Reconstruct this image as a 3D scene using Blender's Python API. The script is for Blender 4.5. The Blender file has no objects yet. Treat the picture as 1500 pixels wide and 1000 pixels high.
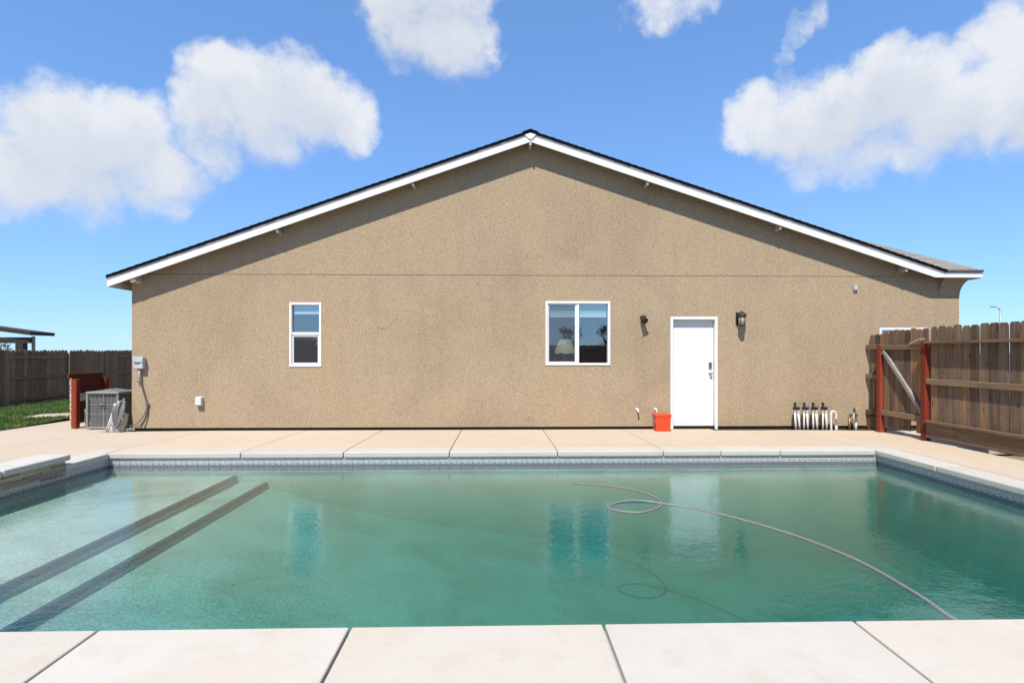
import bpy, bmesh, math, random
from mathutils import Vector, Matrix
R = math.radians
random.seed(7)
sc = bpy.context.scene
col = sc.collection

# ------------------------------------------------------------------ camera
cd = bpy.data.cameras.new('camera'); cam = bpy.data.objects.new('camera', cd); col.objects.link(cam)
cam.location = (0, 0, 1.39); cam.rotation_euler = (R(90), 0, R(-1.43))
cd.sensor_width = 36; cd.lens = 36 * 800 / 1500; cd.shift_y = 0.010
cd.clip_start = 0.05; cd.clip_end = 2000
sc.camera = cam

# ------------------------------------------------------------------ sun and sky
SUN_EL, SUN_AZ = 56.0, 20.0          # sun stands behind the viewer, 20 degrees to the left
sd = bpy.data.lights.new('sun', 'SUN'); sun = bpy.data.objects.new('sun', sd); col.objects.link(sun)
sd.energy = 5.0; sd.angle = R(0.53); sd.color = (1.0, 0.95, 0.87)
dirv = Vector((math.sin(R(SUN_AZ)) * math.cos(R(SUN_EL)), math.cos(R(SUN_AZ)) * math.cos(R(SUN_EL)), -math.sin(R(SUN_EL))))
sun.rotation_euler = dirv.to_track_quat('-Z', 'Y').to_euler()
sun.location = (-4, -12, 20)
sc.view_settings.view_transform = 'Standard'; sc.view_settings.look = 'None'
sc.view_settings.exposure = 0.62; sc.view_settings.gamma = 1.0
sc.view_settings.use_curve_mapping = False
sc.cycles.use_denoising = True
sc.cycles.max_bounces = 7; sc.cycles.transparent_max_bounces = 12; sc.cycles.volume_bounces = 0

W = bpy.data.worlds.new('World'); sc.world = W; W.use_nodes = True
def build_world():
    nt = W.node_tree; nt.nodes.clear(); N = nt.nodes.new; L = nt.links.new
    out = N('ShaderNodeOutputWorld'); bg = N('ShaderNodeBackground')
    sky = N('ShaderNodeTexSky'); sky.sky_type = 'NISHITA'; sky.sun_disc = False
    sky.sun_elevation = R(SUN_EL); sky.sun_rotation = R(180 + SUN_AZ)
    sky.air_density = 1.0; sky.dust_density = 0.0; sky.ozone_density = 1.6
    tc = N('ShaderNodeTexCoord')
    def noise(vec, scale, detail=3, rough=0.55):
        n = N('ShaderNodeTexNoise'); n.inputs['Scale'].default_value = scale
        n.inputs['Detail'].default_value = detail; n.inputs['Roughness'].default_value = rough
        L(vec, n.inputs['Vector']); return n
    def vm(op, a, b):
        n = N('ShaderNodeVectorMath'); n.operation = op
        for i, v in enumerate((a, b)):
            if v is None: continue
            if isinstance(v, (tuple, list)): n.inputs[i].default_value = v
            else: L(v, n.inputs[i])
        return n
    def m(op, a, b=None, c=None, clamp=False):
        n = N('ShaderNodeMath'); n.operation = op; n.use_clamp = clamp
        for i, v in enumerate((a, b, c)):
            if v is None: continue
            if isinstance(v, (int, float)): n.inputs[i].default_value = v
            else: L(v, n.inputs[i])
        return n.outputs[0]
    D = tc.outputs['Generated']
    n1 = noise(D, 9, 3); n2 = noise(D, 30, 4, 0.6)
    o1 = vm('MULTIPLY', vm('SUBTRACT', n1.outputs['Color'], (.5, .5, .5)).outputs[0], (.07, .07, .07)).outputs[0]
    o2 = vm('MULTIPLY', vm('SUBTRACT', n2.outputs['Color'], (.5, .5, .5)).outputs[0], (.035, .035, .035)).outputs[0]
    DD = vm('ADD', vm('ADD', D, o1).outputs[0], o2).outputs[0]
    DD = vm('NORMALIZE', DD, None).outputs[0]
    DU = vm('NORMALIZE', vm('ADD', DD, (0, 0, .045)).outputs[0], None).outputs[0]
    blobs = [(-37.2, 15.8, 4.8, 1), (-40.2, 13.9, 3.4, 1), (-34.0, 17.5, 3.4, 1), (-35.4, 18.5, 2.5, 1), (-38.1, 17.9, 2.2, 1), (-32.3, 15.1, 3.2, 0.9), (-41.7, 12.6, 2.8, 0.8), (-30.3, 14.6, 2.7, 0.7), (-37.2, 13.4, 3.5, 0.8),
     (-26.8, 23.0, 3.2, 1), (-24.8, 22.2, 4.1, 1), (-21.0, 23.4, 3.4, 1), (-28.5, 21.0, 2.7, 1), (-18.5, 22.4, 3.2, 1), (-15.3, 22.2, 2.7, 1), (-22.8, 20.6, 3.7, 0.9), (-27.9, 18.7, 3.3, 0.8), (-26.3, 24.4, 2.1, 1),
     (-8.5, 31.4, 4.2, 1), (-5.0, 30.3, 4.0, 1), (-6.4, 33.0, 5.0, 1), (-2.1, 29.6, 2.3, 0.8), (-8.5, 29.0, 2.3, 0.75), (-11.3, 31.9, 2.2, 1), (-9.5, 27.3, 1.3, 0.6), (-2.9, 27.9, 1.8, 0.6),
     (17.8, 31.7, 2.4, 0.7), (16.1, 32.4, 2.2, 0.7), (20.1, 31.9, 2.1, 0.7),
     (25.7, 20.9, 2.6, 1), (28.6, 19.9, 3.3, 1), (31.9, 19.9, 3.5, 1), (35.9, 21.6, 3.3, 1), (38.3, 22.0, 2.5, 1), (35.9, 23.1, 2.3, 1), (39.7, 18.7, 3.5, 1), (42.6, 18.5, 3.1, 1), (46, 18.5, 3.4, 1), (33.4, 17.6, 3.2, 0.8), (30.2, 17.3, 2.5, 0.7), (37.4, 17.2, 3.1, 0.8),
     (41.8, 23.0, 1.9, 0.8), (43.2, 23.4, 2.1, 0.9), (45.6, 23.2, 2.6, 0.9), (44.6, 20.7, 2.5, 0.9),
     (28.0, 25.2, 1.0, 0.45), (28.5, 26.6, 1.0, 0.42), (29.1, 28.0, 1.0, 0.42), (30.5, 28.9, 1.0, 0.42), (28.2, 23.8, 1.0, 0.45)]
    rr = random.Random(3)
    for az in (-150, -115, -75, 75, 112, 148, 176):                # the same kind of sky goes on all round
        e0 = rr.uniform(15, 34)
        for k in range(4):
            blobs.append((az + rr.uniform(-6, 6), e0 + rr.uniform(-2, 2), rr.uniform(2.5, 4.5), 1))
    def field(vec, rmin=0):
        acc = None
        for az, el, r, w in blobs:
            if r < rmin: continue
            c = (math.sin(R(az)) * math.cos(R(el)), math.cos(R(az)) * math.cos(R(el)), math.sin(R(el)))
            dt = vm('DOT_PRODUCT', vec, c).outputs['Value']
            mr = N('ShaderNodeMapRange'); mr.interpolation_type = 'SMOOTHSTEP'
            mr.inputs['From Min'].default_value = math.cos(R(r * 1.45)); mr.inputs['From Max'].default_value = math.cos(R(r * .35))
            mr.inputs['To Min'].default_value = 0; mr.inputs['To Max'].default_value = w
            L(dt, mr.inputs['Value'])
            acc = mr.outputs[0] if acc is None else m('MAXIMUM', acc, mr.outputs[0])
        return acc
    f0 = field(DD); f1 = field(DU, 3.2)
    er = noise(D, 17, 10, 0.68); er2 = noise(D, 6, 2, .5)
    dens = m('ADD', f0, m('MULTIPLY', m('SUBTRACT', er.outputs['Fac'], .5), 1.5))
    mr = N('ShaderNodeMapRange'); mr.interpolation_type = 'SMOOTHSTEP'
    mr.inputs['From Min'].default_value = .10; mr.inputs['From Max'].default_value = 1.0; L(dens, mr.inputs['Value'])
    gate = N('ShaderNodeMapRange'); gate.inputs['From Min'].default_value = .02; gate.inputs['From Max'].default_value = .22; L(f0, gate.inputs['Value'])
    alpha = m('MULTIPLY', m('MULTIPLY', mr.outputs[0], gate.outputs[0]), m('MAXIMUM', m('SUBTRACT', .96, m('MULTIPLY', m('MAXIMUM', m('SUBTRACT', f1, f0), 0), 1.1)), .3))
    sh = m('ADD', m('MULTIPLY', f1, .75), m('MULTIPLY', m('ADD', m('MULTIPLY', m('SUBTRACT', er2.outputs['Fac'], .5), .9), m('MULTIPLY', m('SUBTRACT', .5, er.outputs['Fac']), 1.3)), 1.0), clamp=True)
    cc = N('ShaderNodeMix'); cc.data_type = 'RGBA'
    cc.inputs[6].default_value = (10.4, 10.7, 11.2, 1); cc.inputs[7].default_value = (7.9, 8.6, 9.8, 1); L(sh, cc.inputs[0])
    hs = N('ShaderNodeHueSaturation'); hs.inputs['Saturation'].default_value = 1.0; hs.inputs['Value'].default_value = 1.0
    gm = N('ShaderNodeGamma'); gm.inputs[1].default_value = .6; L(sky.outputs[0], gm.inputs[0])
    L(gm.outputs[0], hs.inputs['Color'])
    tn = N('ShaderNodeMix'); tn.data_type = 'RGBA'; tn.blend_type = 'MULTIPLY'; tn.inputs[0].default_value = 1
    L(hs.outputs[0], tn.inputs[6]); tn.inputs[7].default_value = (1.95, 3.06, 4.72, 1)
    mx = N('ShaderNodeMix'); mx.data_type = 'RGBA'; L(alpha, mx.inputs[0]); L(tn.outputs[2], mx.inputs[6]); L(cc.outputs[2], mx.inputs[7])
    L(mx.outputs[2], bg.inputs['Color']); bg.inputs['Strength'].default_value = 0.053
    L(bg.outputs[0], out.inputs['Surface'])
build_world()
W.cycles.sampling_method = 'MANUAL'; W.cycles.sample_map_resolution = 256

# ------------------------------------------------------------------ materials
class NT:
    def __init__(s, name):
        s.m = bpy.data.materials.new(name); s.m.use_nodes = True
        s.t = s.m.node_tree; s.t.nodes.clear()
        s.out = s.N('ShaderNodeOutputMaterial')
    def N(s, k, **kw):
        n = s.t.nodes.new(k)
        for a, v in kw.items(): setattr(n, a, v)
        return n
    def L(s, a, b): s.t.links.new(a, b)
    def put(s, sock, v):
        if v is None: return
        if isinstance(v, (int, float)): sock.default_value = v
        elif isinstance(v, (tuple, list)): sock.default_value = tuple(v) + ((1,) if len(v) == 3 and sock.type == 'RGBA' else ())
        else: s.L(v, sock)
    def math(s, op, a, b=None, clamp=False):
        n = s.N('ShaderNodeMath', operation=op, use_clamp=clamp); s.put(n.inputs[0], a); s.put(n.inputs[1], b); return n.outputs[0]
    def obj(s, rnd=False, scale=(1, 1, 1)):
        tc = s.N('ShaderNodeTexCoord'); mp = s.N('ShaderNodeMapping'); mp.inputs['Scale'].default_value = scale
        v = tc.outputs['Object']
        if rnd:
            oi = s.N('ShaderNodeObjectInfo'); s.rnd = oi.outputs['Random']
            a = s.N('ShaderNodeVectorMath', operation='SCALE'); a.inputs[0].default_value = (37, 53, 91); s.L(oi.outputs['Random'], a.inputs['Scale'])
            b = s.N('ShaderNodeVectorMath', operation='ADD'); s.L(v, b.inputs[0]); s.L(a.outputs[0], b.inputs[1]); v = b.outputs[0]
        s.L(v, mp.inputs['Vector']); return mp.outputs[0]
    def noise(s, v, sc_, det=3, rough=.55, dist=0):
        n = s.N('ShaderNodeTexNoise'); n.inputs['Scale'].default_value = sc_; n.inputs['Detail'].default_value = det
        n.inputs['Roughness'].default_value = rough; n.inputs['Distortion'].default_value = dist
        s.L(v, n.inputs['Vector']); return n.outputs['Fac']
    def ramp(s, f, stops):
        r = s.N('ShaderNodeValToRGB'); e = r.color_ramp.elements
        while len(e) < len(stops): e.new(.5)
        for i, (p, c) in enumerate(stops):
            e[i].position = p; e[i].color = tuple(c) + (1,)
        s.L(f, r.inputs[0]); return r.outputs[0]
    def mix(s, f, a, b, mode='MIX'):
        n = s.N('ShaderNodeMix', data_type='RGBA', blend_type=mode); s.put(n.inputs[0], f); s.put(n.inputs[6], a); s.put(n.inputs[7], b); return n.outputs[2]
    def bump(s, h, strength, dist=.01, nrm=None):
        b = s.N('ShaderNodeBump'); b.inputs['Strength'].default_value = strength; b.inputs['Distance'].default_value = dist
        s.L(h, b.inputs['Height'])
        if nrm is not None: s.L(nrm, b.inputs['Normal'])
        return b.outputs[0]
    def bsdf(s, color, rough=.6, normal=None, metal=0, spec=.5):
        p = s.N('ShaderNodeBsdfPrincipled'); s.put(p.inputs['Base Color'], color); s.put(p.inputs['Roughness'], rough)
        p.inputs['Metallic'].default_value = metal; p.inputs['Specular IOR Level'].default_value = spec
        if normal is not None: s.L(normal, p.inputs['Normal'])
        s.L(p.outputs[0], s.out.inputs['Surface']); return p

K = .72
def plain(name, c, rough=.5, metal=0, var=.12, nscale=6, bumpk=0.05, spec=.4):
    c = tuple(x * K for x in c); t = NT(name); v = t.obj(); n = t.noise(v, nscale, 5, .6)
    lo = tuple(max(0, x * (1 - var)) for x in c); hi = tuple(min(1, x * (1 + var)) for x in c)
    cl = t.ramp(n, [(.3, lo), (.7, hi)])
    fine = t.noise(v, nscale * 14, 2)
    t.bsdf(cl, rough, t.bump(fine, bumpk, .004), metal, spec); return t.m

def mat_stucco(name, base):
    t = NT(name); v = t.obj()
    big = t.noise(v, .55, 4, .6, .4); mid = t.noise(v, 5, 4, .6); g1 = t.noise(v, 46, 2, .6); g2 = t.noise(v, 110, 2, .6)
    gg = t.math('ADD', t.math('MULTIPLY', g1, .6), t.math('MULTIPLY', g2, .4))
    b = Vector(base)
    grain = t.ramp(gg, [(.33, tuple(b * .5)), (.45, tuple(b * .9)), (.55, tuple(b * 1.06)), (.68, tuple(b * 1.45))])
    st = t.ramp(big, [(.30, (.87, .86, .85)), (.5, (1, 1, 1)), (.7, (1.05, 1.0, .94))])
    c = t.mix(1, grain, st, 'MULTIPLY')
    c = t.mix(t.math('MULTIPLY', mid, .22), c, tuple(b * .8))
    # hairline cracks
    vo = t.N('ShaderNodeTexVoronoi', feature='DISTANCE_TO_EDGE'); vo.inputs['Scale'].default_value = .55
    wv_ = t.N('ShaderNodeVectorMath', operation='ADD'); t.L(v, wv_.inputs[0])
    nz = t.N('ShaderNodeTexNoise'); nz.inputs['Scale'].default_value = 2.5; nz.inputs['Detail'].default_value = 5; t.L(v, nz.inputs['Vector']); t.L(nz.outputs['Color'], wv_.inputs[1]); t.L(wv_.outputs[0], vo.inputs['Vector'])
    ck = t.ramp(vo.outputs['Distance'], [(.0, (.6, .57, .54)), (.005, (1, 1, 1))])
    c = t.mix(t.ramp(t.noise(v, .8, 2), [(.5, (0, 0, 0)), (.62, (.7,) * 3)]), c, t.mix(1, c, ck, 'MULTIPLY'))
    # faint rain streaks
    tc = t.N('ShaderNodeTexCoord'); mp = t.N('ShaderNodeMapping'); mp.inputs['Scale'].default_value = (5, 1, .35); t.L(tc.outputs['Object'], mp.inputs['Vector'])
    sk = t.ramp(t.noise(mp.outputs[0], 1, 4, .6), [(.45, (1, 1, 1)), (.75, (.86, .84, .82))])
    c = t.mix(.32, c, sk, 'MULTIPLY')
    t.bsdf(c, .95, t.bump(gg, .9, .012), 0, .15); return t.m

def mat_concrete(name, base, stain, warm=.5, speck=.3):
    base = tuple(x * K for x in base); stain = tuple(x * K for x in stain)
    t = NT(name); v = t.obj(True); b = Vector(base)
    big = t.noise(v, .9, 5, .62, .5); mid = t.noise(v, 6, 5, .65); fine = t.noise(v, 120, 2, .6)
    c = t.mix(t.ramp(big, [(.38, (0, 0, 0)), (.72, (warm,) * 3)]), base, stain)
    c = t.mix(t.ramp(mid, [(.5, (0, 0, 0)), (.78, (.5,) * 3)]), c, tuple(Vector(stain) * .86))
    c = t.mix(speck, c, t.ramp(fine, [(.3, tuple(b * .72)), (.5, base), (.7, tuple(b * 1.1))]))
    tint = t.math('ADD', .95, t.math('MULTIPLY', t.rnd, .06))
    cmb = t.N('ShaderNodeCombineColor'); [t.L(tint, cmb.inputs[i]) for i in range(3)]
    c = t.mix(1, c, cmb.outputs[0], 'MULTIPLY')
    t.bsdf(c, .88, t.bump(t.math('ADD', fine, mid), .25, .004), 0, .25); return t.m

def mat_wood(name, stops, dark=.5, rough=.85, axis=2):
    t = NT(name)
    stops = [(p, tuple(x * .75 for x in c)) for p, c in stops]
    s1 = [26, 26, 26]; s1[axis] = 1.1
    s2 = [6, 6, 6]; s2[axis] = .8
    v = t.obj(True, tuple(s1)); r = t.rnd
    tc2 = t.obj(True, tuple(s2))
    grain = t.noise(v, 1.6, 6, .7, .6); blot = t.noise(tc2, 1, 4, .6)
    f = t.math('ADD', t.math('MULTIPLY', blot, .75), t.math('MULTIPLY', t.math('SUBTRACT', r, .5), .42))
    f = t.math('ADD', f, .12)
    base = t.ramp(f, stops)
    c = t.mix(1, base, t.ramp(grain, [(.3, (dark,) * 3), (.55, (1, 1, 1)), (.75, (1.2, 1.17, 1.1))]), 'MULTIPLY')
    vo = t.N('ShaderNodeTexVoronoi'); vo.inputs['Scale'].default_value = 1.0
    s3 = [9, 9, 9]; s3[axis] = 3.2; t.L(t.obj(True, tuple(s3)), vo.inputs['Vector'])
    knot = t.ramp(vo.outputs['Distance'], [(.06, (.3, .24, .2)), (.16, (1, 1, 1))])
    c = t.mix(.8, c, knot, 'MULTIPLY')
    t.bsdf(c, rough, t.bump(grain, .5, .004), 0, .2); return t.m

M = {}
M['stucco'] = mat_stucco('stucco', (.338, .256, .166))
M['soffit'] = plain('soffit_wood', (.30, .17, .07), .8, var=.2)
M['white'] = plain('white_paint', (.83, .83, .825), .45, var=.03)
M['trim_grey'] = plain('grey_trim', (.36, .35, .33), .6)
M['cream'] = plain('cream_paint', (.62, .55, .42), .6)
M['deck'] = mat_concrete('deck_concrete', (.59, .485, .37), (.54, .42, .30), .7)
M['coping'] = mat_concrete('coping_concrete', (.57, .53, .475), (.50, .44, .36), .5)
M['coping_front'] = mat_concrete('smooth_pale_concrete', (.595, .555, .495), (.56, .46, .34), .75, .22)
M['cap'] = mat_concrete('cap_concrete', (.60, .57, .52), (.5, .46, .4), .4)
M['soil'] = plain('soil', (.09, .065, .045), .95, var=.4, nscale=20, bumpk=.5)
M['joint'] = plain('wall_joint', (.17, .12, .08), .9)
M['earth'] = plain('dry_ground', (.23, .18, .12), .95, var=.3, nscale=1)
M['dark'] = plain('dark_gap', (.05, .038, .028), .95)
M['fence'] = mat_wood('weathered_fence', [(.22, (.105, .07, .05)), (.40, (.19, .125, .085)), (.6, (.25, .165, .105)), (.82, (.40, .225, .10))], .42)
M['rail'] = mat_wood('weathered_rail', [(.25, (.15, .095, .06)), (.5, (.23, .15, .09)), (.8, (.30, .205, .13))], .5, axis=1)
M['oldfence'] = mat_wood('grey_fence', [(.2, (.27, .15, .075)), (.5, (.38, .225, .12)), (.8, (.48, .30, .165))], .5)
M['red'] = mat_wood('red_stain', [(.2, (.17, .026, .012)), (.5, (.27, .042, .02)), (.85, (.36, .075, .035))], .65)
M['darkred'] = mat_wood('dark_red_stain', [(.2, (.085, .022, .013)), (.6, (.13, .03, .017)), (.9, (.18, .045, .025))], .6, axis=1)
M['greywood'] = mat_wood('bleached_wood', [(.2, (.25, .22, .19)), (.6, (.36, .33, .29)), (.9, (.46, .42, .38))], .55, axis=1)
M['shingle'] = mat_concrete('asphalt_shingle', (.36, .32, .28), (.22, .19, .165), .7, .7)
M['roof_edge'] = plain('roof_edge', (.007, .007, .009), 1, var=.3, spec=.05)
M['pvc'] = plain('white_plastic', (.74, .72, .67), .4, var=.08)
M['grey_plastic'] = plain('grey_plastic', (.50, .53, .55), .5)
M['black'] = plain('black_plastic', (.018, .018, .02), .4)
M['bluegrey'] = plain('valve_grey', (.16, .18, .2), .5)
M['brass'] = plain('brass', (.33, .17, .08), .45, .7)
M['steel'] = plain('brushed_steel', (.55, .55, .54), .3, 1)
M['ac_metal'] = plain('ac_metal', (.25, .26, .245), .5)
M['coil'] = plain('coil_fins', (.13, .125, .11), .7, var=.3, nscale=3)
M['redplastic'] = plain('red_plastic', (.80, .075, .022), .4, var=.06)
M['hose'] = plain('grey_hose', (.19, .19, .19), .6)
M['cable'] = plain('grey_conduit', (.15, .15, .145), .6)
M['navy'] = plain('navy_badge', (.03, .05, .16), .3)
M['shade'] = plain('lamp_shade', (.85, .76, .5), .8, var=.05)
M['room'] = plain('room_paint', (.42, .38, .33), .9)
M['blind'] = plain('blind_slats', (.72, .86, .86), .6, var=.03)
M['bronze'] = plain('dark_bronze', (.03, .024, .02), .45, .3)
M['lantern_glass'] = plain('seeded_glass', (.50, .47, .36), .25)
M['darkbrown'] = plain('dark_brown_paint', (.028, .018, .014), .7)
M['tan_ply'] = plain('tan_plywood', (.50, .38, .22), .8)
M['bark'] = plain('bark', (.10, .07, .05), .9, var=.3, nscale=12, bumpk=.5)
M['galv'] = plain('galvanised', (.35, .36, .37), .5, .6)
M['housewall'] = plain('neighbour_stucco', (.35, .28, .2), .9)
M['houseroof'] = plain('neighbour_roof', (.09, .08, .08), .9)

def mat_leaf(name, a, b):
    t = NT(name); v = t.obj(True); n = t.noise(v, 3, 3)
    t.bsdf(t.ramp(n, [(.3, a), (.7, b)]), .6); return t.m
M['leaf'] = mat_leaf('dark_leaf', (.02, .045, .015), (.05, .09, .03))
def mat_grass():
    t = NT('grass_blades'); v = t.obj(); n = t.noise(v, 1.3, 4, .6); n2 = t.noise(v, 30, 2)
    g = t.ramp(n2, [(.3, (.028, .08, .010)), (.6, (.055, .135, .016)), (.8, (.12, .17, .03))])
    t.bsdf(t.mix(t.ramp(n, [(.5, (0, 0, 0)), (.72, (.8,) * 3)]), g, (.2, .165, .065)), .7, None, 0, .2); return t.m
M['grass'] = mat_grass()
def mat_stone():
    t = NT('ledger_stone'); v = t.obj(True, (3, 3, 12)); n = t.noise(v, 2, 5, .65)
    f = t.math('ADD', t.math('MULTIPLY', n, .6), t.math('MULTIPLY', t.rnd, .45))
    c = t.ramp(f, [(.2, (.16, .13, .10)), (.45, (.27, .22, .17)), (.65, (.36, .30, .21)), (.85, (.42, .37, .31))])
    t.bsdf(c, .9, t.bump(n, .8, .01), 0, .2); return t.m
M['stone'] = mat_stone()
def mat_tile():
    t = NT('waterline_tile'); v = t.obj()
    sx = t.N('ShaderNodeSeparateXYZ'); t.L(v, sx.inputs[0])
    vo = t.N('ShaderNodeTexVoronoi'); vo.inputs['Scale'].default_value = 30; vo.inputs['Randomness'].default_value = .35; t.L(v, vo.inputs['Vector'])
    n = t.noise(t.obj(True), 60, 3, .6)
    h = t.math('MULTIPLY', t.math('ADD', sx.outputs['Z'], .24), 6.25)
    band = t.ramp(h, [(.0, (.10, .108, .115)), (.46, (.10, .108, .115)), (.47, (.31, .31, .32)), (.56, (.31, .31, .32)), (.565, (.05, .055, .065)), (.58, (.05, .055, .065)), (.585, (.33, .33, .345)), (.84, (.33, .33, .345)), (.845, (.04, .045, .055)), (.87, (.04, .045, .055)), (.88, (.42, .415, .41))])
    motif = t.ramp(t.math('ADD', vo.outputs['Distance'], t.math('MULTIPLY', t.math('SUBTRACT', n, .5), .25)), [(.38, (.13, .14, .17)), (.5, (1, 1, 1))])
    c = t.mix(.9, band, motif, 'MULTIPLY')
    c = t.mix(t.math('MULTIPLY', n, .3), c, (.3, .31, .32))
    t.bsdf(c, .25, None, 0, .5); return t.m
M['tile'] = mat_tile()
def mat_plaster():
    t = NT('pool_plaster'); v = t.obj(); a = t.noise(v, 1.1, 4, .6, .6); b = t.noise(v, 60, 2, .6)
    c = t.ramp(a, [(.34, (.14, .155, .10)), (.5, (.26, .27, .215)), (.68, (.36, .37, .31))])
    c = t.mix(.45, c, t.ramp(b, [(.35, (.13, .13, .11)), (.5, (.30, .30, .26)), (.68, (.5, .5, .45))]))
    t.bsdf(c, .8); return t.m
M['plaster'] = mat_plaster()
M['step_trim'] = plain('dark_step_tile', (.025, .032, .055), .5)
def two_sided_ior(t, fr, ior):      # the same reflectance from above and below, so light gets in at every angle
    g = t.N('ShaderNodeNewGeometry')
    v = t.math('ADD', t.math('MULTIPLY', g.outputs['Backfacing'], 1 / ior - ior), ior); t.L(v, fr.inputs['IOR'])
def mat_water():
    t = NT('pool_water'); v = t.obj(); 
    mp = t.N('ShaderNodeMapping'); mp.inputs['Scale'].default_value = (1, 1.25, 1); t.L(v, mp.inputs['Vector']); v = mp.outputs[0]
    a = t.noise(v, 3.0, 2, .5, .4); b = t.noise(v, 17, 2, .55, .5); c = t.noise(v, 42, 1, .5)
    patch = t.ramp(t.noise(v, .45, 2), [(.35, (.35,) * 3), (.65, (1,) * 3)])
    h = t.math('ADD', t.math('MULTIPLY', a, .5), t.math('MULTIPLY', t.math('MULTIPLY', b, .42), patch))
    h = t.math('ADD', h, t.math('MULTIPLY', t.math('MULTIPLY', c, .14), patch))
    nrm = t.bump(h, .5, .013)
    fr = t.N('ShaderNodeFresnel'); t.L(nrm, fr.inputs['Normal']); two_sided_ior(t, fr, 1.48)
    gl = t.N('ShaderNodeBsdfGlossy'); gl.inputs['Roughness'].default_value = .012; t.L(nrm, gl.inputs['Normal'])
    gl.inputs['Color'].default_value = (1, 1, 1, 1)
    tr = t.N('ShaderNodeBsdfTransparent')
    mx = t.N('ShaderNodeMixShader'); t.L(fr.outputs[0], mx.inputs[0]); t.L(tr.outputs[0], mx.inputs[1]); t.L(gl.outputs[0], mx.inputs[2])
    t.L(mx.outputs[0], t.out.inputs['Surface'])
    ab = t.N('ShaderNodeVolumeAbsorption'); ab.inputs['Color'].default_value = (.03, .85, .74, 1); ab.inputs['Density'].default_value = .8
    vs = t.N('ShaderNodeVolumeScatter'); vs.inputs['Color'].default_value = (.10, .76, .57, 1); vs.inputs['Density'].default_value = .33
    vs.inputs['Anisotropy'].default_value = .4
    ad = t.N('ShaderNodeAddShader'); t.L(ab.outputs[0], ad.inputs[0]); t.L(vs.outputs[0], ad.inputs[1])
    t.L(ad.outputs[0], t.out.inputs['Volume']); return t.m
M['water'] = mat_water()
def mat_glass(name, fac, tint, screen=0):
    t = NT(name)
    lw = t.N('ShaderNodeFresnel'); two_sided_ior(t, lw, 1.5)
    f = t.math('ADD', lw.outputs[0], fac, True)
    gl = t.N('ShaderNodeBsdfGlossy'); gl.inputs['Roughness'].default_value = .0; gl.inputs['Color'].default_value = (.9, .95, 1, 1)
    tr = t.N('ShaderNodeBsdfTransparent'); tr.inputs['Color'].default_value = tint
    mx = t.N('ShaderNodeMixShader'); t.L(f, mx.inputs[0]); t.L(tr.outputs[0], mx.inputs[1]); t.L(gl.outputs[0], mx.inputs[2])
    t.L(mx.outputs[0], t.out.inputs['Surface']); return t.m
M['glass'] = mat_glass('window_glass', .24, (.75, .85, .85, 1))
def mat_screen():
    t = NT('insect_screen'); v = t.obj(); n = t.noise(v, 200, 1)
    df = t.N('ShaderNodeBsdfDiffuse'); df.inputs['Color'].default_value = (.10, .10, .11, 1); tr = t.N('ShaderNodeBsdfTransparent')
    mx = t.N('ShaderNodeMixShader'); t.L(t.math('ADD', t.math('MULTIPLY', n, .15), .2), mx.inputs[0]); t.L(tr.outputs[0], mx.inputs[1]); t.L(df.outputs[0], mx.inputs[2])
    t.L(mx.outputs[0], t.out.inputs['Surface']); return t.m
M['screen'] = mat_screen()

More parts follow.
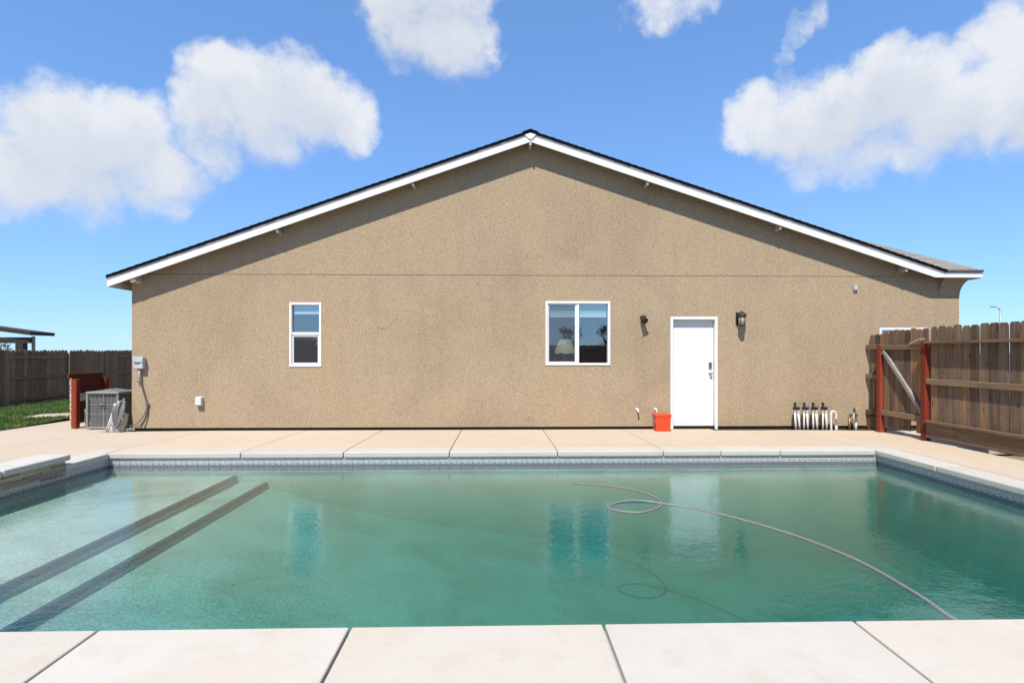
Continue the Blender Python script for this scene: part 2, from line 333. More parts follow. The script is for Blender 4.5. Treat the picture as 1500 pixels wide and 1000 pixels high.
# ------------------------------------------------------------------ mesh helpers
class MB:
    def __init__(s): s.v = []; s.f = []
    def add(s, vs, fs):
        o = len(s.v); s.v += [tuple(p) for p in vs]; s.f += [tuple(i + o for i in f) for f in fs]; return s
    def box(s, x0, x1, y0, y1, z0, z1, mtx=None):
        vs = [Vector(p) for p in ((x0, y0, z0), (x1, y0, z0), (x1, y1, z0), (x0, y1, z0), (x0, y0, z1), (x1, y0, z1), (x1, y1, z1), (x0, y1, z1))]
        if mtx: vs = [mtx @ p for p in vs]
        return s.add(vs, [(0, 3, 2, 1), (4, 5, 6, 7), (0, 1, 5, 4), (1, 2, 6, 5), (2, 3, 7, 6), (3, 0, 4, 7)])
    def hexa(s, b, t):            # four bottom corners, four top corners, both counter-clockwise from above
        return s.add(list(b) + list(t), [(0, 3, 2, 1), (4, 5, 6, 7), (0, 1, 5, 4), (1, 2, 6, 5), (2, 3, 7, 6), (3, 0, 4, 7)])
    def prism_y(s, pts, y0, y1):  # outline in x,z (counter-clockwise seen from -y), run along y
        n = len(pts)
        vs = [(x, y0, z) for x, z in pts] + [(x, y1, z) for x, z in pts]
        fs = [tuple(range(n)), tuple(range(2 * n - 1, n - 1, -1))]
        fs += [(i, i + n, (i + 1) % n + n, (i + 1) % n) for i in range(n)]
        return s.add(vs, fs)
    def tube(s, path, r, n=8, closed_ends=True):
        P = [Vector(p) for p in path]; rs = r if isinstance(r, (list, tuple)) else [r] * len(P)
        vs = []; fs = []; up = None
        for i, p in enumerate(P):
            d = (P[min(i + 1, len(P) - 1)] - P[max(i - 1, 0)]).normalized()
            if up is None: up = Vector((0, 0, 1)) if abs(d.z) < .9 else Vector((1, 0, 0))
            a = d.cross(up)
            if a.length < 1e-4: a = d.cross(Vector((0, 1, 0)))
            a.normalize(); b = a.cross(d).normalized(); up = b
            for k in range(n):
                an = 2 * math.pi * k / n; vs.append(p + (a * math.cos(an) + b * math.sin(an)) * rs[i])
        for i in range(len(P) - 1):
            for k in range(n):
                fs.append((i * n + k, i * n + (k + 1) % n, (i + 1) * n + (k + 1) % n, (i + 1) * n + k))
        if closed_ends: fs += [tuple(range(n - 1, -1, -1)), tuple(range((len(P) - 1) * n, len(P) * n))]
        return s.add(vs, fs)
    def lathe(s, prof, n=16, c=(0, 0, 0)):
        vs = []; fs = []
        for r, z in prof:
            for k in range(n):
                a = 2 * math.pi * k / n; vs.append((c[0] + r * math.cos(a), c[1] + r * math.sin(a), c[2] + z))
        for i in range(len(prof) - 1):
            for k in range(n): fs.append((i * n + k, i * n + (k + 1) % n, (i + 1) * n + (k + 1) % n, (i + 1) * n + k))
        fs += [tuple(range(n - 1, -1, -1)), tuple(range((len(prof) - 1) * n, len(prof) * n))]
        return s.add(vs, fs)
    def mesh(s, name, bevel=0, smooth=False, seg=1):
        me = bpy.data.meshes.new(name); me.from_pydata(s.v, [], s.f)
        bm = bmesh.new(); bm.from_mesh(me); bmesh.ops.recalc_face_normals(bm, faces=bm.faces)
        if bevel: bmesh.ops.bevel(bm, geom=list(bm.edges), offset=bevel, segments=seg, affect='EDGES', profile=.5)
        bm.to_mesh(me); bm.free()
        if smooth:
            for p in me.polygons: p.use_smooth = True
        return me
    def build(s, name, mat, parent=None, bevel=0, smooth=False, seg=1):
        me = s.mesh(name, bevel, smooth, seg); me.materials.append(M[mat]); return link(name, me, parent)
def link(name, me, parent=None, loc=None, rot=None):
    o = bpy.data.objects.new(name, me); col.objects.link(o)
    if parent: o.parent = parent
    if loc: o.location = loc
    if rot: o.rotation_euler = rot
    return o
def tag(o, label=None, cat=None, group=None, kind=None):
    if label: o['label'] = label
    if cat: o['category'] = cat
    if group: o['group'] = group
    if kind: o['kind'] = kind
    return o
def thing(name, label, cat, loc=(0, 0, 0), group=None):
    o = bpy.data.objects.new(name, None); col.objects.link(o); o.location = loc; o.empty_display_size = .1
    return tag(o, label, cat, group)
def struct(name):
    o = bpy.data.objects.new(name, None); col.objects.link(o); o['kind'] = 'structure'; return o
def spline(pts, n=8):
    P = [Vector(p) for p in pts]; out = []
    for i in range(len(P) - 1):
        p0, p1, p2, p3 = P[max(i - 1, 0)], P[i], P[i + 1], P[min(i + 2, len(P) - 1)]
        for k in range(n):
            t = k / n
            out.append(.5 * ((2 * p1) + (p2 - p0) * t + (2 * p0 - 5 * p1 + 4 * p2 - p3) * t * t + (3 * p1 - p0 - 3 * p2 + p3) * t ** 3))
    return out + [P[-1]]

# ------------------------------------------------------------------ ground
PX0, PX1, PY0, PY1, WZ = -5.36, 5.40, 2.75, 7.65, -.19
def ground_sheet():
    b = MB(); S = 600
    # one sheet with a hole for the pool, falling away gently beyond the deck
    xs = [-S, -15, -9.4, PX0 - .15, PX1 + .15, 7, S]; ys = [-S, PY0 - .15, PY1 + .15, S]
    def z(x, y): return -.27 if x <= -15 else -.16
    idx = {}
    for j, y in enumerate(ys):
        for i, x in enumerate(xs): idx[i, j] = len(b.v); b.v.append((x, y, z(x, y)))
    for j in range(3):
        for i in range(6):
            if i == 3 and j == 1: continue
            b.f.append((idx[i, j], idx[i + 1, j], idx[i + 1, j + 1], idx[i, j + 1]))
    return tag(b.build('ground', 'earth'), kind='structure')
ground_sheet()

# deck: concrete slabs cast with joints, draining away from the pool
def dz(x, y):
    z = 0
    if y > PY1 + .26: z -= .026 * (y - PY1 - .26)
    if y < 2.79: z -= .012 * (2.79 - y)
    if x < PX0: z -= .008 * (PX0 - x)
    if x > PX1 + .3: z -= .012 * (x - PX1 - .3)
    return z
deck = struct('pool_deck')
def slab(x0, x1, y0, y1, mat='deck', t=.11, g=.005, bev=.006, name='deck_slab', x0b=None, x1b=None, parent=deck):
    x0b = x0 if x0b is None else x0b; x1b = x1 if x1b is None else x1b
    cx, cy = (x0 + x1) / 2, (y0 + y1) / 2
    pts = [(x0 + g, y0 + g), (x1 - g, y0 + g), (x1b - g, y1 - g), (x0b + g, y1 - g)]
    top = [(x - cx, y - cy, dz(x, y)) for x, y in pts]; bot = [(x, y, z - t) for x, y, z in top]
    o = MB().hexa(bot, top).build(name, mat, parent, bev, seg=2)
    o.location = (cx, cy, 0); return o
FX = [-5.36, -3.55, -2.145, -.68, .83, 2.32, 3.985, 5.40]
for a, b in zip(FX[:-1], FX[1:]): slab(a, b, 7.925, 10.17 if b < 5.3 else 9.96)
for a, b in ((-9.35, -7.3), (-7.3, -5.36)):
    slab(a, b, 7.925, 10.3 if a < -7.5 else 10.17); slab(a, b, 5.4, 7.925); slab(a, b, 2.6, 5.4)
slab(-9.35, -6.74, 10.3, 12.4, x0b=-9.62); slab(-9.62, -6.74, 12.4, 15, x0b=-9.9)
slab(5.40, 6.76, 7.925, 9.96); slab(6.76, 8.6, 7.925, 9.96)
slab(5.70, 6.76, 5.2, 7.925); slab(5.70, 6.76, 2.4, 5.2); slab(5.70, 6.76, -.4, 2.4)
JX = [-8.5, -7.15, -5.85, -4.56, -3.28, -2.0, -.747, .537, 1.839, 3.14, 4.42, 5.7]
for a, b in zip(JX[:-1], JX[1:]):
    slab(a, b, 1.2, 2.79, 'coping_front', g=.0065, bev=.009); slab(a, b, -1.6, 1.2, 'coping_front')

MB().box(-8.5, 5.7, -1.6, 2.775, -.06, -.032).build('joint_filler', 'trim_grey', deck)

# ------------------------------------------------------------------ pool
pool = struct('swimming_pool')
def pool_shell():
    b = MB(); zt = -.08
    x0, x1, y0, y1 = PX0, PX1, PY0, PY1
    prof = [(x0, -.33), (-3.62, -.33), (-3.62, -.425), (-3.2, -.425), (-3.2, -.50), (-1.4, -.95), (2.5, -1.5), (x1 - .35, -1.6), (x1 - .1, -1.5), (x1, -1.2)]
    for (xa, za), (xb, zb) in zip(prof[:-1], prof[1:]):
        b.add([(xa, y0, za), (xb, y0, zb), (xb, y1, zb), (xa, y1, za)], [(0, 1, 2, 3)])
    for y, flip in ((y0, 0), (y1, 1)):
        vs = [(x0, y, zt)] + [(x, y, z) for x, z in prof] + [(x1, y, zt)]
        b.add(vs, [tuple(range(len(vs)))])
    b.add([(x0, y0, zt), (x0, y1, zt), (x0, y1, -.33), (x0, y0, -.33)], [(0, 1, 2, 3)])
    b.add([(x1, y0, zt), (x1, y1, zt), (x1, y1, -1.2), (x1, y0, -1.2)], [(0, 1, 2, 3)])
    o = b.build('pool_shell', 'plaster', pool); return o
pool_shell()
for x, z in ((-3.62, -.33), (-3.2, -.425)):
    MB().box(x - .05, x + .006, PY0 + .002, PY1 - .002, z - .045, z + .006).build('step_trim', 'step_trim', pool, .004)
# coping along the far edge, the right edge and the short left stretch
CX = [-5.36, -3.55, -2.145, -.68, .83, 2.32, 3.136, 3.985, 5.352]
def coping(pts_b, mat='coping', name='coping_stone'):
    cx = sum(p[0] for p in pts_b) / 4; cy = sum(p[1] for p in pts_b) / 4
    o = MB().hexa([(x - cx, y - cy, -.078) for x, y in pts_b], [(x - cx, y - cy, 0) for x, y in pts_b]).build(name, mat, pool, .016, seg=3)
    o.location = (cx, cy, 0); return o
for a, b in zip(CX[:-1], CX[1:]):
    coping([(a + .004, 7.61), (b - .004, 7.61), (b - .004, 7.918), (a + .004, 7.918)])
coping([(5.356, 7.605), (5.70, 7.605), (5.70, 7.918), (5.356, 7.918)])
for a, b in ((7.601, 6.55), (6.542, 4.9), (4.892, 3.3), (3.292, 2.80)):
    coping([(5.345, b), (5.69, b), (5.69, a), (5.345, a)])
coping([(-5.67, 6.872), (-5.325, 6.872), (-5.325, 7.6), (-5.67, 7.6)])
coping([(-5.67, 7.606), (-5.365, 7.606), (-5.365, 7.918), (-5.67, 7.918)])
tile_me = MB().box(-.0742, .0742, -.012, .0, -.24, -.0795).mesh('waterline_tile', .003); tile_me.materials.append(M['tile'])
def tiles(p0, p1, rz):
    p0, p1 = Vector(p0), Vector(p1); n = int((p1 - p0).length / .15); d = (p1 - p0) / n
    for i in range(n):
        c = p0 + d * (i + .5); o = link('waterline_tile', tile_me, pool, (c.x, c.y, 0), (0, 0, rz)); o.scale.x = d.length / .15
tiles((PX0, PY1, 0), (PX1, PY1, 0), 0)
tiles((PX1, PY0, 0), (PX1, PY1, 0), R(-90))
tiles((PX0, 2.8, 0), (PX0, PY1, 0), R(90))
# water
wv = MB(); wx0, wx1, wy0, wy1 = PX0 - .01, PX1 + .01, PY0 - .01, PY1 + .01
wv.box(wx0, wx1, wy0, wy1, -1.75, WZ)
tag(wv.build('water', 'water'), kind='structure')

# raised stone wall on the left edge of the pool
rw = thing('raised_stone_wall', 'low ledger-stone wall with pale concrete cap along the pool edge', 'wall', (-5.33, 4.8, 0))
def rwp(o): o.location = Vector(o.location) - Vector(rw.location); return o
o = MB().box(-5.66, -5.365, 2.3, 6.84, -.135, .047).build('core', 'dark', rw); rwp(o)
rr = random.Random(5)
z = -.132
for h in (.032, .024, .034, .026, .036, .026):
    y = 6.86
    while y > 2.4:
        l = rr.uniform(.14, .5); pr = rr.uniform(-.006, .012)
        o = MB().box(-.03, pr, -l / 2 + .003, l / 2 - .003, .0015, h - .0015).build('ledger_stone', 'stone', rw, .003)
        o.location = (-5.335 - rw.location.x, y - l / 2 - rw.location.y, z); y -= l
    z += h
for a, b in ((6.90, 5.98), (5.97, 5.05), (5.04, 4.12), (4.11, 3.19), (3.18, 2.3)):
    o = MB().box(-.2, .2, -(a - b) / 2, (a - b) / 2, .049, .122).build('cap_stone', 'cap', rw, .018, seg=3)
    o.location = (-5.49 - rw.location.x, (a + b) / 2 - rw.location.y, 0)

# floating vacuum hose
hp = [(.948, 6.88), (1.397, 6.543), (1.662, 6.148), (1.704, 5.642), (1.42, 5.36), (1.17, 5.43), (1.14, 5.60), (1.44, 5.727), (1.883, 5.537), (2.168, 5.27), (2.516, 4.733), (2.72, 4.12), (2.74, 3.521), (2.73, 3.256), (2.78, 3.0), (2.9, 2.9)]
zs = [-.27, -.235, -.21] + [-.194] * 9 + [-.196, -.21, -.25, -.4]
zs[3] = -.192; zs[7] = -.178
path = spline([(x, y, z) for (x, y), z in zip(hp, zs)], 14)
tag(MB().tube(path, [.0128 + (.001 if i % 2 else 0) for i in range(len(path))], 8).build('pool_hose', 'hose', None, 0, True), 'grey floating vacuum hose coiled once on the green pool water', 'hose')

# ------------------------------------------------------------------ house
YW = 10.2
AX, AZ = .585, 5.437; LX, LZ = -7.01, 2.77; RX, RZ = 8.33, 2.925
def T(x): return AZ - (AZ - LZ) * (AX - x) / (AX - LX) if x < AX else AZ - (AZ - RZ) * (x - AX) / (RX - AX)
house = thing('house', 'single storey tan stucco house with white gable fascia and dark roof', 'house')
HX0, HX1 = -6.728, 8.785
wins = [(-3.863, -3.274, 1.112, 2.299), (.881, 2.1, 1.134, 2.335), (7.236, 8.15, .85, 1.844)]
door = (3.236, 4.131, -.075, 2.045)
def gable():
    b = MB(); e = .03
    ops = [(x0 + e, x1 - e, z0 + e, z1 - e) for x0, x1, z0, z1 in wins] + [(door[0] + e, door[1] - e, -.012, door[3] - e)]
    xs = sorted({HX0, HX1} | {o[0] for o in ops} | {o[1] for o in ops}); zs = sorted({-.012, 2.44} | {o[2] for o in ops} | {o[3] for o in ops})
    for i in range(len(xs) - 1):
        for j in range(len(zs) - 1):
            cx, cz = (xs[i] + xs[i + 1]) / 2, (zs[j] + zs[j + 1]) / 2
            if any(o[0] < cx < o[1] and o[2] < cz < o[3] for o in ops): continue
            b.add([(xs[i], YW, zs[j]), (xs[i + 1], YW, zs[j]), (xs[i + 1], YW, zs[j + 1]), (xs[i], YW, zs[j + 1])], [(0, 1, 2, 3)])
    xr = 8.40
    b.add([(HX0, YW, 2.44), (xr, YW, 2.44), (xr, YW, T(RX) - .15), (RX, YW, T(RX) - .12), (AX, YW, AZ - .11), (HX0, YW, T(HX0) - .11)], [(0, 1, 2, 3, 4, 5)])
    for x0, x1, z0, z1 in ops:   # reveals
        y2 = YW + .16
        b.add([(x0, YW, z0), (x0, y2, z0), (x0, y2, z1), (x0, YW, z1)], [(0, 1, 2, 3)])
        b.add([(x1, YW, z0), (x1, y2, z0), (x1, y2, z1), (x1, YW, z1)], [(0, 1, 2, 3)])
        b.add([(x0, YW, z1), (x1, YW, z1), (x1, y2, z1), (x0, y2, z1)], [(0, 1, 2, 3)])
        b.add([(x0, YW, z0), (x1, YW, z0), (x1, y2, z0), (x0, y2, z0)], [(0, 1, 2, 3)])
    b.add([(HX0, YW, -.012), (HX1, YW, -.012), (HX1, YW + .06, -.012), (HX0, YW + .06, -.012)], [(0, 1, 2, 3)])
    me = bpy.data.meshes.new('gable_wall'); me.from_pydata(b.v, [], b.f); me.materials.append(M['stucco'])
    return link('gable_wall', me, house)
gable()
b = MB(); b.add([(HX0, YW, -.012), (HX0, 24, -.012), (HX0, 24, T(HX0) - .11), (HX0, YW, T(HX0) - .11)], [(0, 1, 2, 3)]); b.build('side_wall', 'stucco', house)
b = MB(); b.add([(HX1, YW, -.012), (HX1, 24, -.012), (HX1, 24, 2.75), (HX1, 15, 4.5), (HX1, YW, 2.75)], [(0, 1, 2, 3, 4)]); b.build('side_wall', 'stucco', house)
b = MB(); b.add([(HX0, 24, -.012), (HX1, 24, -.012), (HX1, 24, 2.7), (AX, 24, AZ - .11), (HX0, 24, T(HX0) - .11)], [(0, 1, 2, 3, 4)]); b.build('rear_wall', 'stucco', house)
MB().box(HX0 + .03, HX1 - .03, YW + .03, 23.9, -.2, -.014).build('foundation', 'dark', house)
# control joint across the wall
MB().box(HX0 + .05, 8.36, YW - .0025, YW + .002, 2.814, 2.822).build('control_joint', 'joint', house)
# roof
roof = link('roof', None, house)
roof_me = MB()
def slope_box(x0, x1, y0, y1, t0, t1, b):   # slab following the roof line between depths t0 > t1 below T
    b.prism_y([(x0, T(x0) - t0), (x1, T(x1) - t0), (x1, T(x1) - t1), (x0, T(x0) - t1)], y0, y1)
slope_box(LX + .03, AX, 9.99, 24.3, .115, .058, roof_me); slope_box(AX, RX - .02, 9.99, 24.3, .115, .058, roof_me)
rm = roof_me.mesh('roof'); rm.materials.append(M['soffit'])
bpy.data.objects.remove(roof); roof = link('roof', rm, house)
sh = MB(); rr = random.Random(9)
for side in (0, 1):
    n = 56
    for i in range(n):
        a, c = (i / n, (i + 1.25) / n)
        if side == 0: xa, xb = AX - (AX - LX + .012) * a, AX - (AX - LX + .012) * min(c, 1)
        else: xa, xb = AX + (RX - AX) * a, AX + (RX - AX) * min(c, 1)
        j = rr.uniform(-.004, .004)
        p = [(xa, T(xa) - .057), (xb, T(xb) - .057), (xb, T(xb) - .006 + .004 + j * .7), (xa, T(xa) - .013)]
        sh.prism_y(p, 9.945 + j, 24.3)
tag(sh.build('shingle_courses', 'roof_edge', roof), kind='stuff')
MB().prism_y([(AX - .14, T(AX - .14) - .004), (AX, AZ - .004), (AX + .14, T(AX + .14) - .004), (AX + .14, T(AX + .14) + .012), (AX, AZ + .014), (AX - .14, T(AX - .14) + .012)], 9.94, 24.3).build('ridge_cap', 'roof_edge', roof)
for x0, x1 in ((LX, AX), (AX, RX)):
    b = MB(); slope_box(x0, x1, 9.956, 9.988, .088, .0575, b); b.build('drip_trim', 'trim_grey', house)
    b = MB()
    if x0 < 0: slope_box(x0, x1, 9.964, 9.99, .215, .0885, b)
    else:
        xk = AX + (AZ - .215 - 2.772) * (RX - AX) / (AZ - RZ)
        b.prism_y([(AX, AZ - .215), (xk, 2.772), (RX, 2.772), (RX, T(RX) - .0885), (AX, AZ - .0885)], 9.964, 9.99)
    b.build('fascia_board', 'white', house)
# eave board on the left end, running back
MB().box(LX + .005, LX + .03, 9.991, 24.2, T(LX) - .222, T(LX) - .06).build('fascia_board', 'white', house)
MB().prism_y([(AX - .108, AZ - .088), (AX - .028, AZ - .172), (AX + .028, AZ - .172), (AX + .108, AZ - .088), (AX, AZ - .05)], 9.946, 9.963).build('peak_block', 'white', house, .002)
MB().box(AX - .02, AX + .02, 9.97, YW, AZ - .275, AZ - .12).build('lookout', 'cream', house)
for x in (-6.62, -4.05, -1.6, 2.79, 5.27, 7.65):
    an = math.atan2(T(x - .1) - T(x + .1), -.2) + math.pi
    mt = Matrix.Translation((x, 0, T(x) - .115)) @ Matrix.Rotation(-math.atan((T(x + .1) - T(x - .1)) / .2), 4, 'Y')
    MB().box(-.045 if x < -6 else -.02, .045 if x < -6 else .02, 9.992, YW + .02, -.15, -.001, mt).build('lookout', 'cream', house)
# cross wing at the right: eave facing the pool, shingled plane above
WX1 = 9.03; SL = .37; EY = 9.95
def wz(y): return 2.9 + SL * (y - EY)
wing = MB(); wing.add([(6.0, EY + .03, wz(EY + .03) - .06), (WX1 - .02, EY + .03, wz(EY + .03) - .06), (WX1 - .02, 15, wz(15) - .06), (6.0, 15, wz(15) - .06),
                       (6.0, EY + .03, wz(EY + .03) - .012), (WX1 - .02, EY + .03, wz(EY + .03) - .012), (WX1 - .02, 15, wz(15) - .012), (6.0, 15, wz(15) - .012)],
                      [(0, 3, 2, 1), (4, 5, 6, 7), (1, 2, 6, 5), (2, 3, 7, 6), (3, 0, 4, 7)])
# keep the wing's deck only where it rises above the main slope
wing = MB()
def wquad(y0, y1):
    def xm(y): return RX - SL * (y - EY) / .328 - .05
    xa0, xa1 = xm(y0), xm(y1)
    wing.add([(xa0, y0, wz(y0) - .012), (WX1 - .02, y0, wz(y0) - .012), (WX1 - .02, y1, wz(y1) - .012), (xa1, y1, wz(y1) - .012),
              (xa0, y0, wz(y0) - .06), (WX1 - .02, y0, wz(y0) - .06), (WX1 - .02, y1, wz(y1) - .06), (xa1, y1, wz(y1) - .06)],
             [(0, 1, 2, 3), (7, 6, 5, 4), (0, 4, 5, 1), (1, 5, 6, 2), (2, 6, 7, 3)])
wquad(EY + .03, 15)
wing.add([(4, 15, wz(15) - .012), (WX1 - .02, 15, wz(15) - .012), (WX1 - .02, 24, 1.6), (4, 24, 1.6)], [(0, 1, 2, 3)])
wing.build('wing_roof', 'shingle', house)
wr = house.children[-1]
shm = []
for w_ in (.30, .24, .34, .27):
    me = MB().hexa([(-w_ / 2 + .004, 0, 0), (w_ / 2 - .004, 0, 0), (w_ / 2 - .004, .2, -.002), (-w_ / 2 + .004, .2, -.002)], [(-w_ / 2 + .004, 0, .016), (w_ / 2 - .004, 0, .016), (w_ / 2 - .004, .2, .004), (-w_ / 2 + .004, .2, .004)]).mesh('shingle'); me.materials.append(M['shingle']); shm.append((w_, me))
pitch = math.atan(SL); y = EY - .01; row = 0; cnt = 0
while y < 14.2 and cnt < 290:
    x = WX1 - (.0 if row % 2 else .13); lim = RX - SL * (y - EY) / .328 + .02
    x = WX1
    first = rr.uniform(.1, .3)
    while x > lim:
        w_, me = rr.choice(shm)
        link('shingle', me, wr, (x - w_ / 2, y, wz(y) - .011 + rr.uniform(0, .004)), (pitch, 0, 0)); x -= w_; cnt += 1
    y += .145 * math.cos(pitch); row += 1
MB().box(RX + .0, WX1, 9.964, 9.99, 2.772, 2.874).build('fascia_board', 'white', house)
MB().box(WX1 - .024, WX1, 9.991, 15, 2.76, 2.80).build('fascia_board', 'white', house)
MB().box(RX + .0, WX1 + .005, 9.94, 9.995, 2.875, 2.912).build('drip_trim', 'roof_edge', house)
# coved stucco corbel under the wing eave
b = MB(); rings = 8; n = 4
for i in range(rings + 1):
    t = i / rings; c = 1 - math.sqrt(max(0, 1 - t * t)); z_ = 2.43 + .352 * t
    b.v += [(8.40, YW - .003 - .2 * c, z_), (8.787 + .16 * c, YW - .003 - .2 * c, z_), (8.787 + .16 * c, YW + 1.2, z_), (8.40, YW + 1.2, z_)]
for i in range(rings):
    for k in range(4): b.f.append((i * 4 + k, i * 4 + (k + 1) % 4, (i + 1) * 4 + (k + 1) % 4, (i + 1) * 4 + k))
b.f += [(3, 2, 1, 0), tuple(range(rings * 4, rings * 4 + 4))]
b.build('corbel', 'stucco', house)
# dim room behind the windows
rm = MB(); rm.add([(-5.5, 13.4, 0), (6.5, 13.4, 0), (6.5, 13.4, 2.6), (-5.5, 13.4, 2.6)], [(0, 1, 2, 3)])
rm.add([(-5.5, YW + .2, 2.6), (6.5, YW + .2, 2.6), (6.5, 13.4, 2.6), (-5.5, 13.4, 2.6)], [(0, 1, 2, 3)])
rm.add([(-5.5, YW + .2, 0), (6.5, YW + .2, 0), (6.5, 13.4, 0), (-5.5, 13.4, 0)], [(0, 1, 2, 3)])
rm.build('room_lining', 'room', house)

def ring(b, x0, x1, z0, z1, w, y0, y1, wb=None):
    wb = wb or w
    b.box(x0, x0 + w, y0, y1, z0, z1); b.box(x1 - w, x1, y0, y1, z0, z1)
    b.box(x0 + w, x1 - w, y0, y1, z1 - w, z1); b.box(x0 + w, x1 - w, y0, y1, z0, z0 + wb)
def blinds(win, x0, x1, z1, h, y=YW + .072):
    n = int(h / .028)
    for i in range(n):
        MB().box(x0, x1, y, y + .045, z1 - .028 * (i + 1) + .004, z1 - .028 * i - .003).build('blind_slat', 'blind', win)
    MB().box(x0, x1, y - .006, y + .05, z1 - .028 * n - .05, z1 - .028 * n - .001).build('blind_rail', 'white', win)
def pane(x0, x1, y, z0, z1, par):
    b = MB(); b.add([(x0, y, z0), (x1, y, z0), (x1, y, z1), (x0, y, z1)], [(0, 1, 2, 3)]); b.build('pane', 'glass', par)
# single-hung window
x0, x1, z0, z1 = wins[0]; zm = (z0 + z1) / 2 + .02
b = MB(); ring(b, x0, x1, z0, z1, .042, YW - .014, YW + .07); w = b.build('window', 'white', house, .003)
MB().box(x0 + .043, x1 - .043, YW + .0, YW + .05, zm - .025, zm + .025).build('meeting_rail', 'white', w, .003)
b = MB(); ring(b, x0 + .043, x1 - .043, z0 + .043, zm - .026, .03, YW + .012, YW + .045); b.build('sash', 'white', w, .002)
pane(x0 + .04, x1 - .04, YW + .052, zm + .02, z1 - .04, w)
pane(x0 + .07, x1 - .07, YW + .034, z0 + .07, zm - .05, w)
b = MB(); b.add([(x0 + .07, YW + .02, z0 + .07), (x1 - .07, YW + .02, z0 + .07), (x1 - .07, YW + .02, zm - .05), (x0 + .07, YW + .02, zm - .05)], [(0, 1, 2, 3)]); b.build('insect_screen', 'screen', w)
blinds(w, x0 + .06, x1 - .06, z1 - .05, .12)
# sliding window
x0, x1, z0, z1 = wins[1]; xm = x0 + .605
b = MB(); ring(b, x0, x1, z0, z1, .045, YW - .014, YW + .07); w = b.build('window', 'white', house, .003)
MB().box(xm - .026, xm + .026, YW + .0, YW + .06, z0 + .046, z1 - .046).build('mullion', 'white', w, .003)
b = MB(); ring(b, x0 + .046, xm - .027, z0 + .046, z1 - .046, .022, YW + .012, YW + .045); b.build('sash', 'white', w, .002)
pane(xm + .02, x1 - .04, YW + .052, z0 + .04, z1 - .04, w)
pane(x0 + .066, xm - .045, YW + .034, z0 + .066, z1 - .066, w)
b = MB(); b.add([(x0 + .066, YW + .02, z0 + .066), (xm - .047, YW + .02, z0 + .066), (xm - .047, YW + .02, z1 - .066), (x0 + .066, YW + .02, z1 - .066)], [(0, 1, 2, 3)]); b.build('insect_screen', 'screen', w)
blinds(w, x0 + .06, xm - .03, z1 - .05, .2); blinds(w, xm + .03, x1 - .06, z1 - .05, .2)
# window behind the fence
x0, x1, z0, z1 = wins[2]
b = MB(); ring(b, x0, x1, z0, z1, .045, YW - .014, YW + .07); w = b.build('window', 'white', house, .003)
pane(x0 + .04, x1 - .04, YW + .04, z0 + .04, z1 - .04, w)
# door
x0, x1, z0, z1 = door
b = MB(); b.box(x0, x0 + .05, YW - .016, YW + .1, z0, z1); b.box(x1 - .05, x1, YW - .016, YW + .1, z0, z1); b.box(x0 + .05, x1 - .05, YW - .016, YW + .1, z1 - .05, z1)
dr = MB().box(x0 + .053, x1 - .053, YW + .082, YW + .12, z0 + .035, z1 - .053).build('door', 'white', house, .003)
b.build('door_frame', 'white', dr, .003)
MB().box(x0 + .051, x1 - .051, YW - .02, YW + .115, z0, z0 + .02).build('threshold', 'steel', dr)
MB().box(x0 + .055, x1 - .055, YW + .07, YW + .081, z0 + .022, z0 + .05).build('door_sweep', 'black', dr)
hx = x1 - .11
hm = Matrix.Translation((hx, YW + .082, .98)) @ Matrix.Rotation(R(90), 4, 'X')
b = MB(); b.lathe([(.028, 0), (.028, .008), (.012, .01), (.012, .03), (.026, .038), (.028, .055), (.018, .066)], 14); b.v = [tuple(hm @ Vector(p)) for p in b.v]; b.build('handle', 'steel', dr, 0, True)
MB().box(hx - .03, hx + .03, YW + .06, YW + .081, 1.07, 1.19).build('deadbolt', 'steel', dr, .006)

# table lamp behind the sliding window
tl = thing('table_lamp', 'table lamp with cream scalloped shade behind the sliding window', 'lamp', (1.30, 10.62, .97))
b = MB(); prof = []; n = 24
for i, (r_, z_) in enumerate(((.205, .40), (.195, .46), (.16, .56), (.13, .66))):
    for k in range(n):
        a = 2 * math.pi * k / n; zz = z_ - (.022 * abs(math.sin(3 * a)) if i == 0 else 0)
        b.v.append((r_ * math.cos(a), r_ * math.sin(a), zz))
for i in range(3):
    for k in range(n): b.f.append((i * n + k, i * n + (k + 1) % n, (i + 1) * n + (k + 1) % n, (i + 1) * n + k))
b.build('lamp_shade', 'shade', tl, 0, True)
MB().lathe([(.08, 0), (.08, .02), (.03, .04), (.06, .16), (.05, .24), (.015, .3), (.012, .5)], 14).build('lamp_base', 'cream', tl, 0, True)
cb = thing('side_table', 'dark side table carrying the lamp inside the sliding window', 'table', (1.30, 10.65, 0.11))
MB().box(-.35, .35, -.22, .22, .82, .858).build('table_top', 'darkbrown', cb, .004)
for sx in (-.31, .31):
    for sy in (-.18, .18): MB().box(sx - .025, sx + .025, sy - .025, sy + .025, -.12, .819).build('leg', 'darkbrown', cb)

